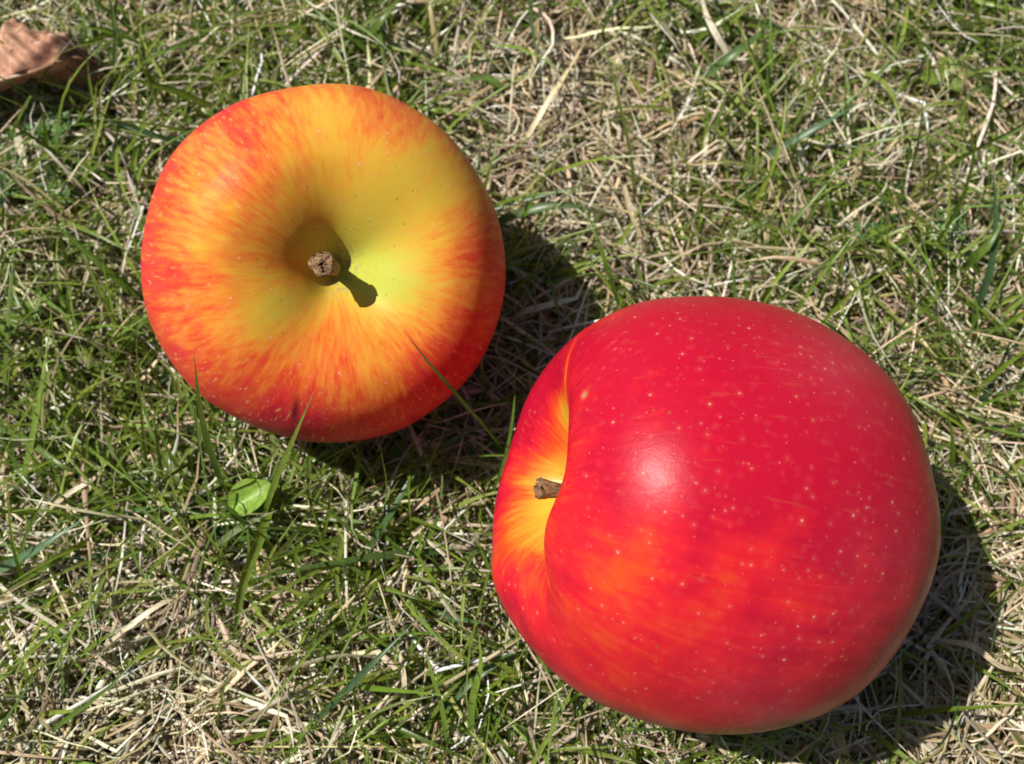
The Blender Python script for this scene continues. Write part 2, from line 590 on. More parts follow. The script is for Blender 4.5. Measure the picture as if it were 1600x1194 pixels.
def paint2(vc, L, t, PH):
    rho = np.hypot(L[..., 0], L[..., 1])
    top = (t < 0.4)
    cav = np.exp(-(rho / 0.36) ** 3) * top
    red = 0.96 - 0.90 * cav + 0.42 * G(vc, -0.84, 0.45, 0.24) * top
    red += 0.12 * G(vc, 0.35, 0.5, 0.5) + 0.07 * G(vc, -0.2, 0.75, 0.4) + 0.10 * G(vc, 0.75, 0.1, 0.4)
    red -= 0.17 * G(vc, -0.35, -0.28, 0.30) + 0.06 * G(vc, -0.65, -0.45, 0.3) + 0.10 * G(vc, -0.15, -0.55, 0.35) + 0.06 * G(vc, 0.2, 0.0, 0.3)
    red -= 0.10 * G(vc, 0.98, -0.1, 0.14, 0.6)
    dph = (PH - R(82) + np.pi) % (2 * np.pi) - np.pi
    red -= 0.75 * np.exp(-((rho - 0.30) / 0.13) ** 2) * np.exp(-(dph / R(32)) ** 2) * top
    # thin yellow growth lines at the shoulder
    red -= 0.6 * G(vc, -0.69, -0.27, 0.085, 0.017, -0.85) + 0.5 * G(vc, -0.63, 0.62, 0.012, 0.12, -0.35)
    dots = 0.30 + 0.65 * np.clip((t - 0.28) / 0.4, 0, 1)
    return dict(mottle=0.78 - 0.45 * cav, fleck=0.04 + 0.3 * cav, blush=red, streaky=0.34 + 0.28 * np.exp(-((rho - 0.4) / 0.25) ** 2) * top, unripe=0.5 * np.exp(-(rho / 0.2) ** 2) * top,
                russet=0.6 * np.exp(-(rho / 0.1) ** 4) * top, dots=dots,
                bloom=0.05 + 0.5 * G(vc, 0.55, 0.62, 0.22) + 0.4 * G(vc, 0.85, -0.3, 0.35) + 0.4 * G(vc, 0.2, -0.9, 0.3) + 0.7 * G(vc, 0.25, -0.88, 0.12),
                bruise_and_shadow=1.2 * G(vc, 0.375, -0.895, 0.055, 0.028, 0.3) + 0.4 * G(vc, 0.35, -0.88, 0.09, 0.03, 0.2),
                scab=1.0 * G(vc, -0.495, 0.445, 0.0125))


skin2 = apple_skin("apple_skin_red", 0.10, 0.17, 520.0, 0.46, 0.22)
axis2 = -0.90 * r2 + 0.14 * u2 + 0.45 * v2
stem2 = ([(0, -.001, .0195), (.0002, -.0012, .027), (.0003, -.0014, .0330), (0, -.0016, .0370)],
         lambda k: 0.00135 + 0.0004 * np.exp(-((k) / .1) ** 2) + 0.0008 * np.clip((k - 0.6) / 0.4, 0, 1) ** 1.5)
build_apple(axis2, c2, 0.0438, prof2, lobes2, bumps2, paint2, skin2, stem2,
            "large red apple lying on its side, stem hollow turned towards the yellow apple", v2)


def push_out(P, margin=0.0006):
    """move strand points out of the apples; returns the points and which strands were touched, and the depth they went"""
    touched = np.zeros(P.shape[0], bool)
    deep = np.zeros(P.shape[0])
    for c, Mx, th, rr in APPLES:
        q = (P - c) @ Mx
        d = np.linalg.norm(q, axis=-1)
        near = d < 0.06
        ang = np.arctan2(np.hypot(q[..., 0], q[..., 1]), q[..., 2])
        rad = np.interp(ang, th, rr) + margin
        ins = near & (d < rad)
        s = np.where(ins, rad / np.maximum(d, 1e-6), 1.0)
        P = c + (P - c) * s[..., None]
        touched |= ins.any(1)
        deep = np.maximum(deep, np.where(ins, rad - d, 0).max(1))
    return P, touched, deep


# ------------------------------------------------------------------ strands
def strands(root, az, el, L, W, K, azw, curl, roll, twist, taper, across=2, fold=0.35, kink=None):
    N = len(root)
    u = np.linspace(0, 1, K)
    um = (u[:-1] + u[1:]) / 2
    AZ = az[:, None] + azw[:, None] * um[None] + 0.25 * azw[:, None] * np.sin(um[None] * 7 + az[:, None] * 3)
    EL = el[:, None] + curl[:, None] * um[None] ** 1.4
    if kink is not None:
        kp, ka, ke = kink
        AZ = AZ + np.where(um[None] > kp[:, None], ka[:, None], 0)
        EL = EL + np.where(um[None] > kp[:, None], ke[:, None], 0)
    st = np.stack([np.cos(EL) * np.cos(AZ), np.cos(EL) * np.sin(AZ), np.sin(EL)], -1) * (L[:, None, None] / (K - 1))
    P = np.concatenate([root[:, None], root[:, None] + np.cumsum(st, 1)], 1)
    zf = ground_z(P[..., 0], P[..., 1]) + 0.0006
    P[..., 2] = np.where(P[..., 2] < zf, zf + 0.15 * np.abs(P[..., 2] - zf), P[..., 2])
    return P


def ribbons(P, W, prof, roll, twist, across=2, fold=0.35, up=(0.0, 0.0, 1.0)):
    N, K, _ = P.shape
    T = nrm(np.gradient(P, axis=1))
    u = np.linspace(0, 1, K)
    up = np.asarray(up, float)
    sd_ = np.cross(T, up)
    sd_ = nrm(sd_ + 1e-6)
    nn = np.cross(sd_, T)
    r = roll[:, None] + twist[:, None] * u[None]
    side = sd_ * np.cos(r)[..., None] + nn * np.sin(r)[..., None]
    nor = np.cross(side, T)
    w = (W[:, None] * prof)[..., None] * 0.5
    if across == 2:
        V = np.stack([P - side * w, P + side * w], 2)
    else:
        V = np.stack([P - side * w + nor * w * fold, P, P + side * w + nor * w * fold], 2)
    base = (np.arange(N) * K * across)[:, None, None]
    k = (np.arange(K - 1) * across)[None, :, None]
    a = np.arange(across - 1)[None, None, :]
    i0 = base + k + a
    Q = np.stack([i0, i0 + 1, i0 + across + 1, i0 + across], -1).reshape(-1, 4)
    return V.reshape(-1, 3), Q


def tint(colA, K, across, tipmix=None, tipcol=None, basemix=None, basecol=None):
    """colour per strand, with dry tips and pale bases"""
    N = len(colA)
    c = np.repeat(colA[:, None], K, 1)
    u = np.linspace(0, 1, K)
    if tipmix is not None:
        f = np.clip((u[None] - (1 - tipmix[:, None])) * 6, 0, 1)[..., None]
        c = c * (1 - f) + tipcol[:, None] * f
    if basecol is not None:
        f = (np.clip(1 - u[None] / basemix[:, None], 0, 1) ** 0.7)[..., None]
        c = c * (1 - f) + basecol[:, None] * f
    return np.repeat(c[:, :, None], across, 2).reshape(-1, 3)


def pick(pal, n, jit=0.15, sat=0.05):
    pal = np.array(pal)
    i = rng.integers(0, len(pal), n)
    j = rng.integers(0, len(pal), n)
    f = rng.random((n, 1)) * 0.6
    c = pal[i] * (1 - f) + pal[j] * f
    c = c * (1 + jit * rng.standard_normal((n, 1))).clip(0.45, 1.6)
    return (c * (1 + sat * rng.standard_normal((n, 3)))).clip(0.004, 0.8)


# where the lawn is green, straw or mossy (photo pixel, radius, amount) put down on the ground
def blobs(lst):
    out = []
    for px, py, rad, amt in lst:
        p = at(px, py, 0.004)
        out.append((p[0], p[1], rad * 0.27 / FPX * 1.0, amt))
    return out


GREEN = blobs([(90, 520, 170, .9), (60, 300, 120, .5), (440, 60, 150, .8), (600, 30, 90, .6), (1560, 120, 120, .9), (1230, 250, 140, .55), (1120, 330, 110, .5),
               (1380, 400, 120, .4), (1540, 640, 130, .8), (330, 740, 170, .9), (560, 820, 160, .65), (740, 1020, 130, 1.1), (700, 1120, 110, .8), (90, 850, 150, .5),
               (1000, 1170, 160, .7), (610, 720, 100, .4), (1450, 60, 100, .4), (230, 200, 120, .4), (60, 1120, 90, .4), (1570, 420, 100, .4), (400, 920, 90, .4)])
STRAW = blobs([(900, 170, 160, .9), (960, 260, 120, .6), (780, 60, 100, .3), (1250, 40, 140, .7), (260, 1060, 200, .6), (470, 1040, 120, .4), (1520, 930, 150, .9),
               (1500, 1120, 150, .8), (1300, 330, 100, .3), (1420, 230, 120, .4), (880, 420, 120, .5), (650, 730, 60, .6), (640, 850, 90, .4)])
MOSS = blobs([(300, 1070, 110, 1), (150, 1080, 90, .6), (760, 150, 80, .8), (930, 230, 90, .7), (530, 1010, 70, .5), (150, 620, 80, .5), (270, 100, 100, .6), (1150, 480, 90, .5)])


def field(lst, x, y):
    f = np.zeros_like(x)
    for bx, by, r, a in lst:
        f += a * np.exp(-((x - bx) ** 2 + (y - by) ** 2) / (r * r))
    return f


na1, na2, na3 = Noise2(0.022, 21), Noise2(0.05, 22), Noise2(0.03, 23)


def greenness(x, y):
    return np.clip(0.46 + field(GREEN, x, y) * 0.8 - field(STRAW, x, y) * 0.6 + 0.7 * (na1(x, y) - 0.5) + 0.25 * (na2(x, y) - 0.5), 0.03, 1.3)


X0, X1, Y0, Y1 = -0.27, 0.27, -0.13, 0.33


def scatter(n, outer=False):
    """root positions: full density inside the near lawn"""
    x = rng.uniform(X0, X1, n)
    y = rng.uniform(Y0, Y1, n)
    return x, y


STRAW_PAL = [(0.578, 0.46, 0.278), (0.482, 0.353, 0.203), (0.621, 0.524, 0.364), (0.685, 0.621, 0.503), (0.353, 0.246, 0.15), (0.46, 0.342, 0.235), (0.289, 0.246, 0.096), (0.72, 0.653, 0.492), (0.214, 0.15, 0.086), (0.257, 0.235, 0.075)]
GREEN_PAL = [(0.17, 0.255, 0.024), (0.22, 0.31, 0.038), (0.13, 0.205, 0.024), (0.26, 0.34, 0.048), (0.17, 0.26, 0.065), (0.30, 0.36, 0.085), (0.09, 0.15, 0.018)]
MOSS_PAL = [(0.16, 0.16, 0.025), (0.11, 0.12, 0.02), (0.20, 0.17, 0.04), (0.09, 0.12, 0.02), (0.15, 0.11, 0.03)]


def join(parts):
    Vs, Qs, Cs, n = [], [], [], 0
    for V, Q, C in parts:
        Vs.append(V)
        Qs.append(Q + n)
        Cs.append(C)
        n += len(V)
    return np.concatenate(Vs), np.concatenate(Qs), np.concatenate(Cs)


# --- dead thatch
def thatch(n, Lr, Wr, zr, elr, K, pal, x=None, y=None, wig=0.9, kinky=True, across=3):
    if x is None:
        x, y = scatter(n)
    n = len(x)
    z = ground_z(x, y) + rng.uniform(zr[0], zr[1], n)
    az = 2 * np.pi * rng.random(n) + 2.2 * (na2(x, y) - 0.5)
    el = np.radians(rng.normal(elr[0], elr[1], n))
    L = rng.uniform(Lr[0], Lr[1], n) * rng.uniform(0.6, 1.2, n)
    W = rng.uniform(Wr[0], Wr[1], n)
    azw = rng.normal(0, wig, n)
    curl = -np.abs(rng.normal(0.1, 0.5, n)) - el * 0.9
    kink = (rng.uniform(0.25, 0.8, n), np.where(rng.random(n) < 0.35, rng.normal(0, 0.9, n), 0), rng.normal(0, 0.2, n)) if kinky else None
    P = strands(np.stack([x, y, z], 1), az, el, L, W, K, azw, curl, None, None, None, kink=kink)
    P, touched, deep = push_out(P)
    ok = deep < 0.012
    P, W = P[ok], W[ok]
    n = len(P)
    u = np.linspace(0, 1, K)
    prof = np.clip(0.55 + 0.6 * np.sin(np.pi * np.clip(u * 0.9 + 0.1, 0, 1)), 0.05, 1) * (1 - 0.75 * u ** 5)
    prof = prof[None] * (1 + 0.12 * rng.standard_normal((n, K))).clip(0.5, 1.5)
    V, Q = ribbons(P, W, prof, rng.uniform(-0.5, 0.5, n), rng.normal(0, 0.8, n), across, -0.7)
    return V, Q, tint(pick(pal, n, 0.28), K, across, np.where(rng.random(n) < 0.5, rng.uniform(0, 0.5, n), 0), pick(pal, n, 0.25))


parts = [thatch(32000, (0.010, 0.032), (0.0004, 0.00085), (0.0, 0.005), (4, 14), 7, STRAW_PAL[:2] + STRAW_PAL[4:7] + STRAW_PAL[8:] + [(0.20, 0.13, 0.075), (0.28, 0.20, 0.12)]),
         thatch(13000, (0.02, 0.05), (0.0004, 0.0009), (0.002, 0.010), (8, 14), 8, STRAW_PAL, wig=0.5),
         thatch(2000, (0.02, 0.045), (0.0010, 0.0016), (0.002, 0.008), (6, 12), 8, STRAW_PAL, wig=0.5),
         thatch(600, (0.012, 0.03), (0.0018, 0.0026), (0.003, 0.008), (6, 14), 8, STRAW_PAL, wig=0.5, across=2),
         thatch(12000, (0.012, 0.035), (0.00025, 0.0005), (0.002, 0.011), (8, 18), 6, STRAW_PAL[2:4] + STRAW_PAL[7:8] + STRAW_PAL[:1], wig=0.8, across=2),
         thatch(22000, (0.003, 0.010), (0.0004, 0.0010), (0.0, 0.008), (5, 28), 4, STRAW_PAL + [(0.2, 0.12, 0.06)], across=2)]
# extra straw where the lawn is bare
x, y = scatter(40000)
k = rng.random(40000) < np.clip(field(STRAW, x, y), 0, 1) * 0.55
parts.append(thatch(0, (0.012, 0.04), (0.0005, 0.0011), (0.003, 0.011), (6, 14), 8, STRAW_PAL, x[k], y[k]))
# wider, thinner surroundings
x = rng.uniform(-0.9, 0.9, 26000)
y = rng.uniform(-0.75, 0.95, 26000)
k = ~((x > X0) & (x < X1) & (y > Y0) & (y < Y1))
parts.append(thatch(0, (0.03, 0.07), (0.0012, 0.003), (0.0, 0.010), (8, 14), 4, STRAW_PAL, x[k], y[k], kinky=False, across=2))
V, Q, C = join(parts)
tag(obj("dry_grass", mesh_np("dry_grass", V, Q, C), M_STRAW), "matted dead straw-coloured grass lying flat over the lawn", "dry grass", kind="stuff")


# --- green blades
def greens(x, y, Lr, Wr, K, el_mu, el_sd, pal, az=None, jit=0.18):
    n = len(x)
    z = ground_z(x, y)
    if az is None:
        az = 2 * np.pi * rng.random(n)
    el = np.radians(np.clip(rng.normal(el_mu, el_sd, n), 5, 85))
    L = rng.uniform(Lr[0], Lr[1], n) * rng.uniform(0.6, 1.15, n)
    W = rng.uniform(Wr[0], Wr[1], n)
    curl = -np.radians(rng.uniform(15, 95, n)) * np.clip(L / 0.04, 0.4, 1.2)
    P = strands(np.stack([x, y, z], 1), az, el, L, W, K, rng.normal(0, 0.5, n), curl, None, None, None)
    P, touched, deep = push_out(P, 0.0009)
    ok = (deep < 0.006) & ~(touched & (rng.random(n) < 0.40))
    P, W = P[ok], W[ok]
    n = len(P)
    u = np.linspace(0, 1, K)
    prof = (0.72 + 0.28 * np.sin(np.pi * np.clip(u * 1.3, 0, 1)))[None] * np.clip(1 - u[None] ** rng.uniform(2.2, 6, (n, 1)), 0.04, 1)
    V, Q = ribbons(P, W, prof, rng.normal(0, 0.5, n), rng.normal(0, 0.7, n), 3, 0.4)
    tipm = np.where(rng.random(n) < 0.4, rng.uniform(0.02, 0.25, n), 0.0)
    return V, Q, tint(pick(pal, n, jit), K, 3, tipm, pick(STRAW_PAL, n), rng.uniform(0.08, 0.4, n), pick([(0.22, 0.22, 0.08), (0.3, 0.26, 0.14), (0.12, 0.16, 0.04)], n))


parts = []
x, y = scatter(26000)
k = rng.random(len(x)) < greenness(x, y) * 0.66
parts.append(greens(x[k], y[k], (0.02, 0.055), (0.0006, 0.0012), 8, 38, 20, GREEN_PAL))
x, y = scatter(26000)
k = rng.random(len(x)) < greenness(x, y) * 0.28
parts.append(greens(x[k], y[k], (0.006, 0.018), (0.0005, 0.0010), 5, 45, 22, GREEN_PAL))
# tufts: blades fanning from one crown
tx, ty, ta = [], [], []
cx, cy = scatter(5200)
for a, b in zip(cx[(kk := rng.random(5200) < greenness(cx, cy) * 0.60)], cy[kk]):
    m = rng.integers(5, 13)
    a0, spread = 2 * np.pi * rng.random(), rng.uniform(0.5, 3.0)
    tx.append(a + rng.normal(0, 0.0015, m))
    ty.append(b + rng.normal(0, 0.0015, m))
    ta.append(a0 + rng.normal(0, spread, m))
parts.append(greens(np.concatenate(tx), np.concatenate(ty), (0.018, 0.05), (0.0007, 0.0014), 9, 42, 18, GREEN_PAL, np.concatenate(ta)))
x, y = scatter(4200)
k = rng.random(len(x)) < greenness(x, y) * 0.30
parts.append(greens(x[k], y[k], (0.025, 0.065), (0.0014, 0.0024), 9, 26, 12, [(0.06, 0.115, 0.035), (0.09, 0.15, 0.06), (0.075, 0.14, 0.03)]))
x = rng.uniform(-0.9, 0.9, 30000)
y = rng.uniform(-0.75, 0.95, 30000)
k = ~((x > X0) & (x < X1) & (y > Y0) & (y < Y1)) & (rng.random(30000) < greenness(x, y) * 0.9)
parts.append(greens(x[k], y[k], (0.025, 0.06), (0.0010, 0.0024), 5, 40, 18, GREEN_PAL))
V, Q, C = join(parts)
tag(obj("grass", mesh_np("grass", V, Q, C), M_GREEN), "thin living green lawn grass growing up through the straw", "grass", kind="stuff")

# --- soil crumbs in the bare spots
CRUMB = blobs([(560, 745, 60, 1), (650, 855, 70, 1), (430, 1000, 45, .8), (900, 250, 70, .5), (740, 300, 60, .5), (1300, 300, 60, .5), (600, 800, 50, .6), (1100, 300, 60, .3), (300, 120, 70, .4)])
x, y = scatter(60000)
k = rng.random(60000) < np.clip(field(CRUMB, x, y), 0, 1) * 0.55
x, y = x[k], y[k]
n = len(x)
gr = (1 + 5 ** 0.5) / 2
ICO = nrm(np.array([(-1, gr, 0), (1, gr, 0), (-1, -gr, 0), (1, -gr, 0), (0, -1, gr), (0, 1, gr), (0, -1, -gr), (0, 1, -gr), (gr, 0, -1), (gr, 0, 1), (-gr, 0, -1), (-gr, 0, 1)]))
ICF = np.array([(0, 11, 5), (0, 5, 1), (0, 1, 7), (0, 7, 10), (0, 10, 11), (1, 5, 9), (5, 11, 4), (11, 10, 2), (10, 7, 6), (7, 1, 8), (3, 9, 4), (3, 4, 2), (3, 2, 6), (3, 6, 8), (3, 8, 9), (4, 9, 5), (2, 4, 11), (6, 2, 10), (8, 6, 7), (9, 8, 1)])
sz = rng.uniform(0.0003, 0.0010, n) * rng.uniform(0.6, 1.3, n)
Vc = ICO[None] * (sz[:, None] * (1 + 0.25 * rng.standard_normal((n, 12))))[..., None] * rng.uniform(0.7, 1.4, (n, 1, 3))
Vc = Vc + np.stack([x, y, ground_z(x, y) + rng.uniform(0.0, 0.0055, n)], 1)[:, None]
Fc = (ICF[None] + 12 * np.arange(n)[:, None, None]).reshape(-1, 3)
cc = np.repeat(pick([(0.36, 0.26, 0.20), (0.28, 0.20, 0.15), (0.42, 0.33, 0.27), (0.18, 0.12, 0.08)], n, 0.2)[:, None], 12, 1)
tag(obj("soil_crumbs", mesh_np("soil_crumbs", Vc, Fc, cc), M_MOSS), "small pinkish-brown soil crumbs showing in thin spots of the lawn", "soil", kind="stuff")

# --- moss
x, y = scatter(60000)
k = rng.random(60000) < np.clip(field(MOSS, x, y) * (0.35 + 1.1 * na1(x, y)) + 0.10 * (na3(x, y) > 0.6), 0, 1) * 0.6
x, y = x[k], y[k]
n = len(x)
P = strands(np.stack([x, y, ground_z(x, y)], 1), 2 * np.pi * rng.random(n), np.radians(rng.uniform(20, 90, n)), rng.uniform(0.003, 0.009, n), None, 4,
            rng.normal(0, 0.8, n), rng.normal(-0.5, 0.5, n), None, None, None)
P, _, deep = push_out(P)
P = P[deep < 0.006]
n = len(P)
V, Q = ribbons(P, rng.uniform(0.0006, 0.0013, n), np.array([0.7, 1.0, 0.8, 0.15])[None].repeat(n, 0), rng.uniform(-1, 1, n), rng.normal(0, 1, n))
tag(obj("moss", mesh_np("moss", V, Q, tint(pick(MOSS_PAL, n), 4, 2)), M_MOSS), "olive and yellow-brown moss between the grass stems", "moss", kind="stuff")


# ------------------------------------------------------------------ blades and straws one can pick out
def single(name, pts, width, col, label, cat, group, tip=None, basec=None, roll=0.3, tw=0.4, mat=None, blunt=False, fold=0.45, parts_tip=0.06):
    """one blade through photo points with their heights (px, py, z)"""
    C = catmull(np.array([at(*p) for p in pts]), 16)[None]
    K = 16
    base = C[0, 0].copy()
    u = np.linspace(0, 1, K)
    pr_ = (0.7 + 0.3 * np.sin(np.pi * np.clip(u * 1.25, 0, 1))) * np.clip(1 - u ** (14 if blunt else 3.2), 0.06, 1)
    V, Q = ribbons(C - base, np.array([width]), pr_[None], np.array([roll]), np.array([tw]), 3, fold, (0.0, -0.55, 0.83))
    cc = tint(np.array([col], float), K, 3, np.array([parts_tip if tip is not None else 0.0]), np.array([tip if tip is not None else col], float),
              np.array([0.3]), np.array([basec if basec is not None else col], float))
    cc = cc * (1 + 0.08 * rng.standard_normal((len(cc), 1)))
    o = obj(name, mesh_np(name, V, Q, cc), mat or M_GREEN, None, base)
    return tag(o, label, cat, group)


GG, GS = "grass blades standing out of the lawn", "dry straws lying on top of the lawn"
g1, g2, g3, gb = (0.12, 0.19, 0.025), (0.20, 0.30, 0.045), (0.075, 0.13, 0.02), (0.13, 0.22, 0.11)
dry = (0.62, 0.52, 0.38)
B = [
    ([(352, 765, .012), (328, 690, .038), (313, 620, .062), (303, 549, .081)], .0026, g1, None, "dark green pointed blade standing before the lower left edge of the yellow apple"),
    ([(412, 808, .014), (432, 750, .036), (462, 680, .058), (491, 610, .078)], .0016, g2, dry, "green blade with frayed white tip crossing the bottom of the yellow apple"),
    ([(428, 775, .014), (405, 840, .024), (378, 915, .028), (366, 990, .026)], .0024, g2, dry, "green blade hanging forward to a cut pale tip below the round leaf"),
    ([(325, 862, .010), (365, 832, .018), (400, 812, .022), (434, 797, .024)], .0016, (0.24, 0.28, 0.13), dry, "short pale green blade with split tip near the round leaf"),
    ([(790, 705, .014), (752, 658, .040), (704, 604, .061), (662, 556, .068), (632, 516, .0715)], .0011, g3, None, "thin dark blade crossing the lower right side of the yellow apple"),
    ([(772, 765, .010), (790, 715, .020), (803, 640, .028), (806, 545, .034)], .0010, g1, (0.4, 0.3, 0.1), "hair-thin upright blade in the shadow between the two apples"),
    ([(212, 462, .012), (165, 418, .018), (110, 370, .022), (66, 335, .022)], .0026, g1, None, "broad dark green blade left of the yellow apple, pointing up and left"),
    ([(330, 165, .012), (280, 143, .016), (225, 128, .018), (176, 122, .016)], .0022, (0.14, 0.20, 0.02), None, "yellow-green blade lying between the dead leaf and the yellow apple"),
    ([(285, 225, .010), (235, 208, .015), (190, 193, .016), (148, 182, .014)], .0018, gb, (0.5, 0.5, 0.4), "pale blue-green blade with bleached tip, below the dead brown leaf"),
    ([(-40, 905, .010), (20, 880, .016), (80, 845, .020), (138, 806, .020)], .0023, gb, None, "wide blue-green blade at the left edge, level with the red apple"),
    ([(1195, 246, .010), (1240, 220, .016), (1290, 192, .020), (1336, 165, .020)], .0022, gb, None, "wide blue-green blade in the upper right straw"),
    ([(770, 350, .010), (830, 328, .016), (890, 322, .018), (945, 336, .016)], .0026, (0.11, 0.18, 0.06), (0.6, 0.5, 0.35), "flat blade half in the shadow right of the yellow apple, tip sunlit"),
    ([(968, 480, .010), (950, 420, .020), (925, 350, .024), (895, 295, .022)], .0013, g1, None, "thin arched blade rising behind the top left of the red apple"),
    ([(1375, 592, .012), (1345, 555, .024), (1310, 520, .034), (1262, 485, .040)], .0018, (0.13, 0.22, 0.02), None, "bright blade hugging the upper right edge of the red apple"),
    ([(35, 760, .010), (55, 670, .018), (70, 580, .024), (82, 470, .026)], .0020, g2, None, "long bright blade rising at the far left above the wide blue-green blade"),
    ([(8, 600, .010), (14, 500, .016), (22, 410, .020), (28, 320, .022)], .0016, g1, None, "narrow blade upright along the left edge beside the feathery weed"),
    ([(495, 1125, .010), (545, 1075, .017), (595, 1025, .021), (648, 972, .022)], .0018, (0.07, 0.13, 0.05), None, "broad dark blade slanting across the straw at bottom centre"),
    ([(520, 790, .010), (470, 805, .014), (430, 803, .016), (590, 817, .010)][:2] + [(560, 815, .016), (594, 818, .014)], .0014, (0.2, 0.27, 0.1), None, "light blade lying flat just right of the round leaf"),
    ([(1590, 880, .008), (1565, 940, .014), (1550, 1000, .016), (1546, 1050, .012)], .0014, gb, None, "narrow curved blade right of the red apple near the edge"),
    ([(1500, 1080, .010), (1490, 1120, .016), (1470, 1160, .018), (1430, 1190, .016)], .0018, gb, None, "blade bending down in the lower right straw below the red apple"),
    ([(760, 130, .008), (785, 140, .012), (760, 122, .014), (722, 128, .014)][::-1] + [(788, 152, .012)], .0020, (0.15, 0.24, 0.05), (0.5, 0.5, 0.3), "short curled bright blade above and right of the yellow apple"),
    ([(1505, 420, .010), (1525, 400, .016), (1550, 375, .020), (1575, 330, .022)], .0026, (0.13, 0.21, 0.03), None, "bright broad blade at the right edge above the red apple"),
    ([(735, 1150, .010), (740, 1090, .022), (752, 1040, .028), (748, 985, .030)], .0018, g2, None, "upright bright blade in the green tuft left of the red apple's foot"),
    ([(700, 1160, .010), (690, 1100, .020), (672, 1040, .026), (664, 1000, .026)], .0014, g2, None, "thin leaning blade at the left of the bottom green tuft"),
    ([(-10, 660, .010), (45, 690, .015), (100, 730, .017), (150, 745, .012)], .0018, g1, None, "blade arching right from the left edge below the long bright blade"),
    ([(1100, 120, .010), (1140, 90, .016), (1180, 60, .018), (1205, 35, .018)], .0026, (0.11, 0.19, 0.05), None, "broad blade in the bright straw at top right of centre"),
    ([(560, 70, .010), (590, 40, .018), (615, 10, .020), (640, -25, .020)], .0024, g1, None, "dark blade at the top edge above the yellow apple"),
]
for pts, wd, col, tip, lab in B:
    single("grass_blade", pts, wd, col, lab, "grass blade", GG, tip, blunt="cut pale tip" in lab)
T_ = [
    ([(820, 220, .010), (850, 170, .014), (880, 122, .016), (911, 72, .014)], .0017, (0.60, 0.49, 0.28), "long straight straw slanting up in the open straw right of the yellow apple"),
    ([(975, 290, .010), (985, 330, .014), (1000, 370, .013), (1012, 380, .010)], .0016, (0.58, 0.45, 0.28), "short straw standing between the two apples' upper right"),
    ([(1060, 70, .012), (1040, 45, .014), (1020, 20, .014), (1005, -15, .012)], .0018, (0.62, 0.55, 0.42), "bleached straw at the top edge right of centre"),
    ([(1140, 90, .012), (1120, 55, .016), (1105, 25, .016), (1095, -10, .012)], .0018, (0.66, 0.58, 0.44), "bleached straw at the top edge beside another straw"),
    ([(605, 830, .008), (640, 800, .014), (680, 770, .014), (715, 740, .010)], .0012, (0.50, 0.38, 0.22), "brown straw slanting below the shadowed feathery weed"),
    ([(130, 1050, .008), (190, 990, .014), (250, 945, .015), (300, 925, .010)], .0014, (0.60, 0.50, 0.33), "pale straw slanting in the dry patch at lower left"),
    ([(630, 1100, .008), (632, 1060, .013), (625, 1020, .014), (612, 985, .010)], .0014, (0.62, 0.52, 0.34), "curved pale straw beside the broad dark blade at bottom centre"),
    ([(455, 1080, .008), (465, 1020, .013), (468, 980, .013), (450, 950, .010)], .0013, (0.64, 0.56, 0.40), "pale straw lying upright under the hanging cut blade"),
    ([(1470, 1000, .008), (1520, 1010, .014), (1560, 1040, .014), (1600, 1050, .010)], .0015, (0.60, 0.48, 0.30), "tan straw beside the lower right of the red apple"),
    ([(70, 800, .008), (110, 770, .013), (150, 745, .013), (175, 710, .010)], .0013, (0.58, 0.48, 0.32), "pale straw at left above the wide blue-green blade tip"),
]
for pts, wd, col, lab in T_:
    single("straw", pts, wd, col, lab, "straw", GS, None, None, 0.2, 0.8, M_STRAW, True, 0.25)


# ------------------------------------------------------------------ weeds
def frond(length, width, az, el, seed):
    """one feathery, twice-divided leaf from the origin"""
    rs = np.random.default_rng(seed)
    K = 20
    u = np.linspace(0, 1, K)
    EL = el - 0.9 * u
    st = np.stack([np.cos(EL) * math.cos(az), np.cos(EL) * math.sin(az), np.sin(EL)], 1) * length / K
    P = np.concatenate([[[0, 0, 0]], np.cumsum(st, 0)[:-1]], 0)
    rr, ww = [P[np.linspace(0, K - 1, 6).astype(int)]], [0.0009]
    side = np.array([-math.sin(az), math.cos(az), 0])
    for i in range(3, K):
        f = math.sin(math.pi * min(1, (i - 1) / K * 0.95 + 0.08)) ** 0.8
        for sg in (-1, 1):
            t = nrm(P[min(i + 1, K - 1)] - P[i - 1])
            d = nrm(side * sg + t * 0.75 + np.array([0, 0, rs.normal(0.25, 0.25)]))
            ln = width * f * rs.uniform(0.75, 1.1)
            q = P[i] + d * ln * np.linspace(0, 1, 6)[:, None] + np.array([0, 0, -0.12 * ln]) * (np.linspace(0, 1, 6)[:, None] ** 2)
            rr.append(q)
            ww.append(0.00075)
            for j in (2, 3, 4, 5):
                for s2 in (-1, 1):
                    d2 = nrm(t * s2 + d * 0.9 + np.array([0, 0, rs.normal(0.2, 0.35)]))
                    rr.append(q[j] + d2 * ln * 0.38 * np.linspace(0, 1, 6)[:, None])
                    ww.append(0.0006)
    A = np.array(rr)
    n = len(A)
    V, Q = ribbons(A, np.array(ww), np.array([0.8, 1, 1, 0.9, 0.7, 0.2])[None].repeat(n, 0), rs.uniform(-0.6, 0.6, n), rs.normal(0, 0.3, n))
    c = np.array([0.16, 0.27, 0.09]) * (1 + 0.15 * rs.standard_normal((n, 1)))
    return V, Q, tint(c, 6, 2)


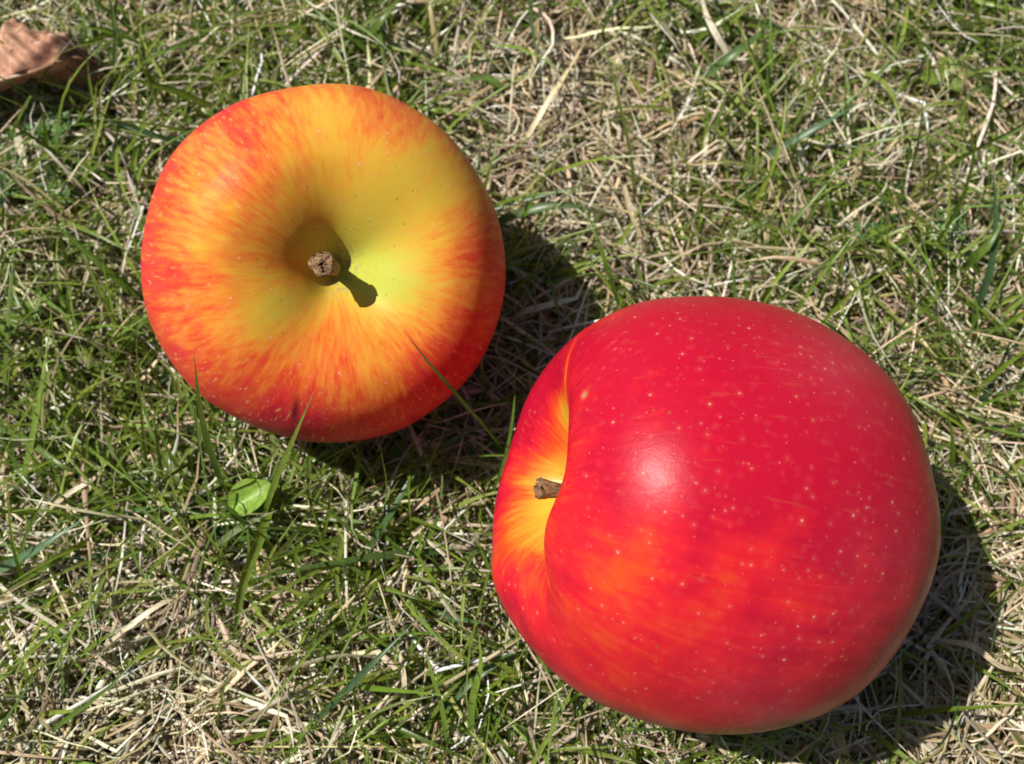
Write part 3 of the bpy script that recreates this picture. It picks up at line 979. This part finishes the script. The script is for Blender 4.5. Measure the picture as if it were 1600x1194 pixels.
def feathery(px, py, fr, label):
    b = at(px, py, 0.003)
    root = bpy.data.objects.new("feathery_weed", None)
    COL.objects.link(root)
    root.location = b
    tag(root, label, "weed", "feathery weeds growing in the lawn")
    for i, (dx, dy, ln) in enumerate(fr):
        ln = ln * 0.82
        V, Q, C = frond(ln, ln * 0.24, math.atan2(dy, dx), 0.62 + 0.12 * (i % 3), 100 + i + px)
        V = push_out((V + b)[None])[0][0] - b
        obj("leaf", mesh_np("feathery_leaf", V, Q, C), M_WEED, root)


feathery(70, 275, [(-1, .2, .024), (-.5, .9, .022), (.4, 1, .024), (1, .1, .022), (.6, -.8, .020), (-.6, -.6, .022)], "blue-green feathery weed at the left edge below the dead brown leaf")
feathery(685, 745, [(1, .5, .026), (.1, 1, .022), (-1, .4, .018), (1, -.2, .022), (-.2, -.9, .014)], "feathery weed in the shadow gap between the two apples")
feathery(1400, 385, [(1, .3, .024), (-.2, 1, .022), (-1, .1, .022), (.4, -1, .018)], "grey-green feathery weed in the straw above the red apple")


def oval_leaf(length, width, az, el, bend, col, seed, notch=0.0):
    rs = np.random.default_rng(seed)
    nu, nv = 18, 11
    u = np.linspace(0, 1, nu)
    v = np.linspace(-1, 1, nv)
    EL = el + bend * u
    st = np.stack([np.cos(EL), np.zeros(nu), np.sin(EL)], 1) * length / (nu - 1)
    C = np.cumsum(st, 0) - st[0]
    w = width * 0.5 * np.clip(np.where(u < 0.32, 0.10 + 0.25 * (u / 0.32), 1), 0, 1)
    w = width * 0.5 * (0.09 + 0.91 * np.sin(np.pi * np.clip((u - 0.22) / 0.78, 0, 1)) ** 0.62)
    U, Vv = np.meshgrid(u, v, indexing='ij')
    Z = 0.42 * np.abs(Vv) ** 1.3 * w[:, None] + 0.05 * w[:, None] * np.sin(9 * U + 4 * Vv)
    nrmv = np.stack([-np.sin(EL), np.zeros(nu), np.cos(EL)], 1)
    P = C[:, None] + np.stack([0 * Vv, Vv * w[:, None], 0 * Vv], -1) + nrmv[:, None] * Z[..., None]
    ca, sa = math.cos(az), math.sin(az)
    P = P @ np.array([[ca, sa, 0], [-sa, ca, 0], [0, 0, 1]])
    c = np.array(col)[None, None] * (1 + 0.25 * (np.abs(Vv) < 0.12) - 0.1 * (np.abs(np.sin(14 * U - 5 * np.abs(Vv))) < 0.25))[..., None]
    return P, grid_faces(nu, nv), c


def broad(name, px, py, lv, label, grp, z=0.006):
    b = at(px, py, z)
    root = bpy.data.objects.new(name, None)
    COL.objects.link(root)
    root.location = b
    tag(root, label, "weed", grp)
    for i, (dx, dy, ln, wd, el, bend, col) in enumerate(lv):
        P, Q, C = oval_leaf(ln, wd, math.atan2(dy, dx), el, bend, col, i)
        P = P.reshape(-1, 3)
        obj("leaf", mesh_np("broad_leaf", P, Q, C), M_WEED, root)


lg = (0.24, 0.40, 0.05)
GW = "small round-leaved weeds"
broad("round_leaf_weed", 348, 812, [(.85, .6, .0145, .0080, .62, -.7, lg), (1, -.25, .013, .008, .15, -.2, (0.06, 0.12, 0.02))],
      "bright round-leaved weed below the yellow apple's lower left edge", GW, 0.0155)
broad("round_leaf_weed", 262, 765, [(.3, .9, .010, .008, .6, -.7, (0.17, 0.24, 0.07)), (-.8, .5, .009, .006, .4, -.5, (0.12, 0.19, 0.05))],
      "tiny pale weed just left of the bright round-leaved one", GW, 0.007)
broad("round_leaf_weed", 1472, 130, [(.2, .9, .0075, .0055, .6, -.6, (0.20, 0.28, 0.05)), (-.9, .1, .007, .005, .5, -.5, (0.18, 0.26, 0.045)), (.8, -.4, .0065, .0045, .4, -.5, (0.16, 0.24, 0.04))],
      "yellow-green little weed in the grass at the upper right", GW, 0.008)
broad("round_leaf_weed", 45, 520, [(.2, .9, .009, .006, .6, -.6, (0.17, 0.27, 0.05)), (-.9, .3, .008, .006, .5, -.5, (0.14, 0.22, 0.04))],
      "small weed among the long blades at the left edge", GW, 0.008)

# ------------------------------------------------------------------ dead leaf
M = NT("dead_leaf")
tc = M.n("ShaderNodeTexCoord").outputs["Object"]
a = M.noise(tc, 260.0, 5.0, 0.65)
col = M.ramp(a, [(0.3, (0.24, 0.10, 0.05)), (0.5, (0.42, 0.21, 0.125)), (0.7, (0.60, 0.37, 0.25))])
vo = M.n("ShaderNodeTexVoronoi", feature='F1')
vo.inputs["Scale"].default_value = 420.0
M.link(tc, vo.inputs["Vector"])
sep = M.n("ShaderNodeSeparateColor")
M.link(vo.outputs["Color"], sep.inputs[0])
sp = M.math('MULTIPLY', M.math('LESS_THAN', vo.outputs["Distance"], M.math('MULTIPLY', sep.outputs[1], 0.3)), M.math('LESS_THAN', sep.outputs[0], 0.55))
col = M.mix(M.math('MULTIPLY', sp, 0.75), col, (0.10, 0.045, 0.03))
col = M.mix(M.attr("rot"), col, (0.035, 0.022, 0.016))
M.set(Base_Color=col, Roughness=0.7)
M.link(M.bump(a, 0.6, 0.0006), M.b.inputs["Normal"])
M_LEAF = M.m
top = [(-160, 60, .012), (-60, 45, .014), (0, 50, .016), (20, 34, .017), (52, 44, .018), (82, 54, .017), (108, 54, .016), (124, 74, .014), (146, 92, .012), (152, 100, .011)]
rid = [(-160, 150, .020), (-60, 140, .022), (0, 124, .023), (25, 118, .024), (55, 110, .024), (85, 98, .022), (112, 90, .020), (130, 92, .018), (148, 106, .014), (160, 116, .012)]
low = [(-160, 165, .008), (-60, 150, .009), (0, 134, .010), (30, 128, .010), (60, 124, .010), (90, 128, .010), (118, 134, .009), (136, 142, .009), (154, 140, .009), (163, 128, .010)]
tA = np.array([at(p[0], p[1], p[2] * 1.0 + 0.001) for p in top])
rA = np.array([at(p[0], p[1], p[2] * 0.95 + 0.001) for p in rid])
lA = np.array([at(p[0], p[1], p[2] * 1.0 + 0.001) for p in low])
NS = 70
tA, rA, lA = catmull(tA, NS), catmull(rA, NS), catmull(lA, NS)
rows = []
ks = np.linspace(0, 1, 24)
for kk in ks:
    bulge = np.array([0, 0, 0.004]) * math.sin(math.pi * kk)
    rows.append(tA * (1 - kk) + rA * kk + bulge)
for kk in np.linspace(0, 1, 13)[1:]:
    rows.append(rA * (1 - kk) + lA * kk - np.array([0, 0, 0.002]) * math.sin(math.pi * kk))
Pl = np.array(rows)
s_ = np.linspace(0, 1, NS)[None]
k_ = np.linspace(0, 1, len(rows))[:, None]
wr = 0.0011 * np.sin(24 * s_ + 9 * k_) * np.sin(11 * k_ + 1) + 0.0007 * np.sin(50 * s_ - 14 * k_ + 2 * np.sin(7 * k_))
Pl[..., 2] += wr
edge = 0.0008 * np.sin(60 * s_[0] + 3 * np.sin(9 * s_[0])) + 0.0007 * np.sin(113 * s_[0] + 1)
Pl[0, :, 1] += edge
Pl[-1, :, 1] += edge
pxx, pyy = px_of(Pl)
rot = 1.4 * np.exp(-((pxx - 109) / 17) ** 2 - ((pyy - 74) / 17) ** 2) + 0.45 * np.clip((pxx - 85) / 50, 0, 1) + 0.6 * np.exp(-((pxx - 140) / 16) ** 2 - ((pyy - 100) / 12) ** 2)
b0 = Pl[12, 20].copy()
b0[2] = 0.006
leaf = bpy.data.objects.new("dead_leaf", None)
COL.objects.link(leaf)
leaf.location = b0
tag(leaf, "curled dead brown leaf lying on the grass, partly beyond the edge, above the feathery weed", "leaf")
lo = obj("leaf_blade", mesh_np("dead_leaf_blade", Pl - b0, grid_faces(len(rows), NS), attrs={"rot": np.clip(rot, 0, 1).ravel() * 0.9}), M_LEAF, leaf)
so = lo.modifiers.new("thickness", 'SOLIDIFY')
so.thickness = 0.0005
vein = rA[::3] - b0 + np.array([0, 0, 0.0004])
V, Q = ribbons(vein[None], np.array([0.0013]), np.linspace(1, 0.35, len(vein))[None], np.array([0.0]), np.array([0.0]), 3, -0.8)
obj("midrib", mesh_np("dead_leaf_midrib", V, Q, np.full((len(V), 3), (0.40, 0.22, 0.12))), M_STRAW, leaf)
